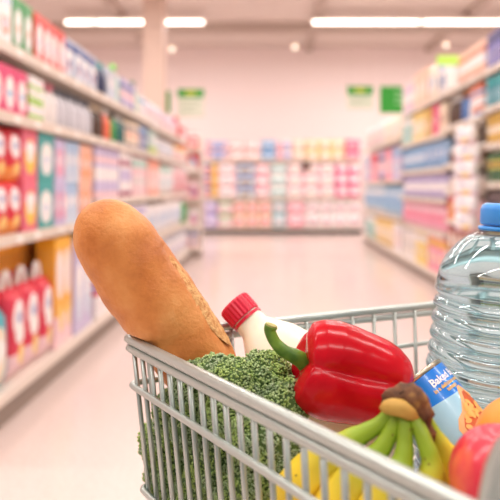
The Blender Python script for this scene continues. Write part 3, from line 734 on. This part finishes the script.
# ------------------------------------------------------------------ bananas
m_ban = mat('banana_skin', (240, 205, 60), .4)
at = N(m_ban, 'ShaderNodeAttribute', attribute_name='ripe')
cb = ramp(m_ban, at.outputs['Fac'], [(0, (126, 156, 34)), (.36, (146, 176, 42)), (.52, (214, 200, 60)), (.64, (250, 218, 60)), (1, (246, 210, 60))])
sp2 = noise_n(m_ban, 130, 2); spots = math_n(m_ban, 'GREATER_THAN', sp2, .72)
L(m_ban, mix(m_ban, spots, cb, (110, 80, 36)), bsdf(m_ban).inputs['Base Color'])
m_crown = mat('banana_crown', (150, 110, 60), .75)
nc = noise_n(m_crown, 60, 4, .65); L(m_crown, ramp(m_crown, nc, [(.34, (66, 40, 27)), (.54, (118, 78, 48)), (.7, (176, 136, 70))]), bsdf(m_crown).inputs['Base Color']); bump(m_crown, nc, .6, .003)
cr = P(404, 405, .47)
bun = thing('banana_bunch', 'bunch of green-necked yellow bananas with brown crown in the trolley', 'bananas', cr)
paths = [([(394, 408, .468), (380, 424, .47), (356, 438, .476), (322, 462, .485), (292, 492, .49), (275, 530, .49)], 0),
         ([(398, 411, .465), (391, 432, .462), (376, 456, .462), (350, 484, .468), (326, 520, .47), (312, 560, .47)], 0),
         ([(404, 412, .462), (405, 438, .455), (402, 464, .45), (386, 496, .45), (364, 535, .455), (350, 570, .46)], 0),
         ([(411, 411, .462), (423, 438, .452), (432, 468, .446), (428, 505, .445), (408, 545, .45), (390, 575, .46)], .12),
         ([(417, 402, .475), (431, 430, .472), (447, 454, .47), (455, 480, .47), (452, 510, .475), (440, 545, .48)], .3)]
for pts, off in paths:
    sp = spline([P(*q)-cr for q in pts], 7); n = len(sp)
    rad = interp([.0052, .0058, .0064, .0074, .0105, .0155, .017, .0165, .013, .005], n)
    bm = bmesh.new(); lay = bm.verts.layers.float.new('ripe')
    tube(sp, rad, 10, bm=bm)
    bm.verts.ensure_lookup_table()
    for i in range(n):
        for j in range(10): bm.verts[i*10+j][lay] = min(1, i/(n-1)*.95+off*.6)
    ba = obj('banana', bm, m_ban, bun, True)
    obj('blossom_tip', tube([sp[-1], sp[-1]+(sp[-1]-sp[-2]).normalized()*.006], .0045, 8), m_crown, ba, True)
bm = bmesh.new(); kp = [P(x, y, Y)-cr for x, y, Y in ((386, 405, .474), (393, 399, .468), (403, 397, .466), (413, 401, .464), (420, 413, .462), (427, 432, .462), (435, 452, .463))]
tube(spline(kp, 5), interp([.004, .0085, .0110, .0115, .0085, .005, .001], 31), 12, bm=bm)
for v in bm.verts: v.co += v.normal*0+Vector((noise.noise(v.co*150), noise.noise(v.co*150+Vector((9, 0, 0))), noise.noise(v.co*150+Vector((0, 9, 0)))))*.004
obj('crown', bm, m_crown, bun, True)
obj('crown_cut', tube(spline([P(381, 408, .464)-cr, P(391, 407, .458)-cr, P(403, 409, .455)-cr, P(417, 418, .457)-cr], 6), interp([.002, .0055, .0066, .0068, .0062, .003], 19), 12), mat('crown_flesh', (192, 152, 72), .6), bun, True)

# ------------------------------------------------------------------ can of beans
Rc, Hc = .037, .112
cn = Vector((-.57, .42, .70)).normalized()
ct = P(411, 381, .62)
can = thing('food_can', 'blue food can with baked beans label leaning on the water bottle', 'can', ct)
Mc = axis_matrix(ct-cn*Hc, cn, (.15, -1, .25)); can.matrix_world = Mc
m_tin = mat('tin', (200, 190, 170), .25, metal=.9)
obj('tin_body', lathe([(Rc*.96, 0), (Rc*1.02, .001), (Rc*1.02, .003), (Rc*.985, .0045), (Rc*.985, Hc-.0045), (Rc*1.02, Hc-.003), (Rc*1.02, Hc-.0005), (Rc*.97, Hc), (Rc*.95, Hc-.003)], 48), m_tin, can, True)
m_lab = mat('can_label', (28, 118, 214), .25, spec=.5, coat=.4)
tcc = N(m_lab, 'ShaderNodeTexCoord'); spx = N(m_lab, 'ShaderNodeSeparateXYZ'); L(m_lab, tcc.outputs['Object'], spx.inputs[0])
edge = math_n(m_lab, 'ADD', spx.outputs[2], math_n(m_lab, 'MULTIPLY', math_n(m_lab, 'SINE', math_n(m_lab, 'MULTIPLY', spx.outputs[0], 60)), .002))
L(m_lab, mix(m_lab, math_n(m_lab, 'GREATER_THAN', edge, Hc-.033), (164, 212, 236), (24, 126, 226)), bsdf(m_lab).inputs['Base Color'])
bm = bmesh.new(); R2 = Rc+.0004; a0 = []; a1 = []
for j in range(56):
    a = 2*PI*j/56; a0.append(bm.verts.new((R2*math.cos(a), R2*math.sin(a), .005))); a1.append(bm.verts.new((R2*math.cos(a), R2*math.sin(a), Hc-.005)))
for j in range(56): bm.faces.new((a0[j], a0[(j+1) % 56], a1[(j+1) % 56], a1[j]))
lab = obj('paper_label', bm, m_lab, can, True)
def wrap(x, z, r):                       # label print: x metres round the can from the front, z up
    a = -PI/2+x/Rc; return Vector((r*math.cos(a), r*math.sin(a), z))
def text_on_can(s, size, x0, z0, c, name):
    cu_ = bpy.data.curves.new('t', 'FONT'); cu_.body = s; cu_.size = size; cu_.resolution_u = 3; cu_.offset = size*.022
    to = bpy.data.objects.new('t', cu_); COL.objects.link(to)
    dg = bpy.context.evaluated_depsgraph_get(); me = bpy.data.meshes.new_from_object(to.evaluated_get(dg))
    bpy.data.objects.remove(to)
    for v in me.vertices: v.co = wrap(x0+v.co.x, z0+v.co.y, R2+.0005)
    me.name = name; me.materials.clear(); me.materials.append(c)
    return obj(name, me, None, lab)
m_tw, m_ty = mat('print_white', (252, 250, 250), .4), mat('print_yellow', (248, 196, 50), .4)
text_on_can('Baked Beans', .0105, .003, Hc-.0195, m_tw, 'title_lettering')
text_on_can('in a delicious sauce', .0054, .001, Hc-.0252, m_ty, 'subtitle_lettering')
text_on_can('tomato', .0054, .014, Hc-.0300, m_ty, 'subtitle_lettering')
def patch(outline, r, m, name, parent):
    bm = bmesh.new(); cx = sum(p[0] for p in outline)/len(outline); cz = sum(p[1] for p in outline)/len(outline)
    c = bm.verts.new(wrap(cx, cz, r)); prev = None; rs = []
    K = 4
    for k in range(1, K+1): rs.append([bm.verts.new(wrap(cx+(x-cx)*k/K, cz+(z-cz)*k/K, r)) for x, z in outline])
    n = len(outline)
    for j in range(n):
        bm.faces.new((c, rs[0][j], rs[0][(j+1) % n]))
        for k in range(K-1): bm.faces.new((rs[k][j], rs[k+1][j], rs[k+1][(j+1) % n], rs[k][(j+1) % n]))
    return obj(name, bm, m, parent)
toast = [(.004, .022), (.004, .040), (.010, .047), (.018, .050), (.026, .058), (.034, .070), (.040, .070), (.046, .062), (.050, .045), (.050, .02), (.03, .010), (.012, .014)]
m_to, m_be, m_bs = mat('toast_print', (238, 178, 120), .4), mat('bean_print', (250, 178, 92), .35), mat('sauce_print', (206, 92, 40), .35)
toast = [(x-.007, z+.011) for x, z in toast]
tp = patch(toast, R2+.0004, m_to, 'toast_picture', lab)
patch([(x*.84+.0055, z*.84+.0065) for x, z in toast], R2+.0006, m_bs, 'sauce_picture', lab)
for i in range(60):
    x, z = random.uniform(.003, .039), random.uniform(.027, .071)
    if z > .047+(x-.001)*.95: continue
    a = random.uniform(0, PI); rx, rz = .0036, .0023
    patch([(x+rx*math.cos(q)*math.cos(a)-rz*math.sin(q)*math.sin(a), z+rx*math.cos(q)*math.sin(a)+rz*math.sin(q)*math.cos(a)) for q in [2*PI*k/8 for k in range(8)]], R2+.0008+i*.00001, m_be, 'bean_picture', tp)

# ------------------------------------------------------------------ water bottle
wb = P(505, 205, .68); wx, wy = wb.x-.02, .68
wt = thing('water_bottle', 'large clear ribbed plastic water bottle with blue cap', 'bottle', (wx, wy, FLOOR+.002))
wt.rotation_euler = (0, math.radians(3), 0)
HB = wb.z-FLOOR
def bottle_profile(k):
    pr = [(.05, .0), (.076, .004), (.083, .014)]
    z = .014
    while z < HB-.10:
        t = (z-.014)/(HB-.114)
        R = .0845-.0155*t
        for f, dr in ((0, 0), (.15, -.0005), (.3, -.0036), (.42, -.0054), (.54, -.0036), (.7, -.0005), (.85, .0)):
            pr.append((R+dr, z+f*.0175))
        z += .0175
    zt = HB-.088
    pr += [(.0680, zt), (.0655, zt+.012), (.0590, zt+.026), (.0485, zt+.040), (.036, zt+.050), (.0245, zt+.0565), (.021, zt+.058), (.0205, zt+.066)]
    return [(r-k, z+(k if i == 0 else 0)) for i, (r, z) in enumerate(pr)]
m_pet = bpy.data.materials.new('clear_plastic'); m_pet.use_nodes = True
nt = m_pet.node_tree; nt.nodes.remove(bsdf(m_pet))
tb_ = N(m_pet, 'ShaderNodeBsdfTransparent'); tb_.inputs[0].default_value = (.80, .925, .965, 1)
gl = N(m_pet, 'ShaderNodeBsdfGlossy'); gl.inputs['Roughness'].default_value = .04
fr = N(m_pet, 'ShaderNodeFresnel'); fr.inputs[0].default_value = 1.5
mx = N(m_pet, 'ShaderNodeMixShader'); geo = N(m_pet, 'ShaderNodeNewGeometry'); L(m_pet, math_n(m_pet, 'MULTIPLY', fr.outputs[0], math_n(m_pet, 'SUBTRACT', 1, geo.outputs['Backfacing'])), mx.inputs[0]); L(m_pet, tb_.outputs[0], mx.inputs[1]); L(m_pet, gl.outputs[0], mx.inputs[2])
L(m_pet, mx.outputs[0], nt.nodes['Material Output'].inputs[0])
m_water = mat('water', (232, 246, 250), .0, trans=1, ior=1.33)
obj('plastic_shell', lathe(bottle_profile(0), 72), m_pet, wt, True)
obj('water', lathe([(r, z) for r, z in bottle_profile(.0008) if z < HB-.034], 72), m_water, wt, True)
m_bcap = mat('blue_cap', (70, 155, 235), .3, sss=.2)
zc = HB-.0245
bm = lathe([(.0225, zc), (.0235, zc+.002), (.0235, zc+.017), (.022, zc+.022), (.018, zc+.0245), (.005, zc+.0245)], 60)
for v in bm.verts:
    if zc+.001 < v.co.z < zc+.018:
        k = 1+.012*(1 if round(math.atan2(v.co.y, v.co.x)/(2*PI)*60) % 2 else -1); v.co.x *= k; v.co.y *= k
cp = obj('screw_cap', bm, m_bcap, wt, True)
obj('neck_ring', lathe([(.024, zc-.0065), (.0255, zc-.0055), (.0255, zc-.0025), (.023, zc-.0015)], 40), m_bcap, wt, True)

# ------------------------------------------------------------------ fruit on the right
m_app = mat('apple_skin', (210, 60, 64), .3, coat=.2)
tca = N(m_app, 'ShaderNodeTexCoord'); mpa = N(m_app, 'ShaderNodeMapping'); mpa.inputs['Scale'].default_value = (30, 30, 14); L(m_app, tca.outputs['Object'], mpa.inputs[0])
na_ = noise_n(m_app, 1, 3, .5, vec=mpa.outputs[0]); sxa = N(m_app, 'ShaderNodeSeparateXYZ'); L(m_app, tca.outputs['Object'], sxa.inputs[0])
fa = math_n(m_app, 'ADD', math_n(m_app, 'MULTIPLY_ADD', sxa.outputs[0], 14), na_)
m_app.node_tree.nodes[-2].inputs[2].default_value = .16
L(m_app, ramp(m_app, fa, [(.0, (244, 176, 80)), (.08, (232, 110, 76)), (.2, (214, 46, 66)), (.75, (226, 84, 98))]), bsdf(m_app).inputs['Base Color'])
def fruit(name, label, cat, c, r, m, dim=.25):
    f = thing(name, label, cat, c)
    pr = [(max(.0006, r*math.sin(a)*(1+.04*math.cos(a))), -r*.95*math.cos(a)-(dim*r*math.exp(-((PI-a)/.35)**2))+(dim*.6*r*math.exp(-(a/.3)**2))) for a in [PI*i/28 for i in range(29)]]
    obj('skin', lathe(pr, 40), m, f, True)
    return f
ap = fruit('apple', 'red and yellow apple at the lower right of the trolley', 'apple', P(504, 476, .42), .0375, m_app)
obj('stem', tube([(0, 0, .024), (.002, 0, .033), (.005, 0, .041)], .0012, 8), m_crown, ap)
m_ora = mat('orange_peel', (246, 150, 50), .45)
bump(m_ora, noise_n(m_ora, 500, 2), .3, .001)
og = fruit('orange', 'bright orange fruit behind the red apple', 'orange', P(526, 444, .49), .041, m_ora, .05)
obj('navel', sph((0, 0, .0375), .003, 1), mat('navel_green', (120, 130, 60), .6), og)
# flat cartons lying under the fruit on the basket floor
for (x, y, w, dd, h, lb) in ((.19, .447, .1, .09, .115, 'under the apple and orange'), (.175, .562, .09, .05, .06, 'under the blue can')):
    o = thing('flat_carton', 'brown carton lying on the trolley floor ' + lb, 'box', (x, y, FLOOR+.003), 0, 'cartons on the trolley floor')
    obj('body', B((-w/2, w/2, -dd/2, dd/2, 0, h), bev=.003), mat('brown_card', (196, 160, 118), .7), o)
    obj('flap', B((-w*.48, w*.48, -dd*.02, dd*.46, h, h+.0015)), mat('brown_card', (196, 160, 118), .7), o)
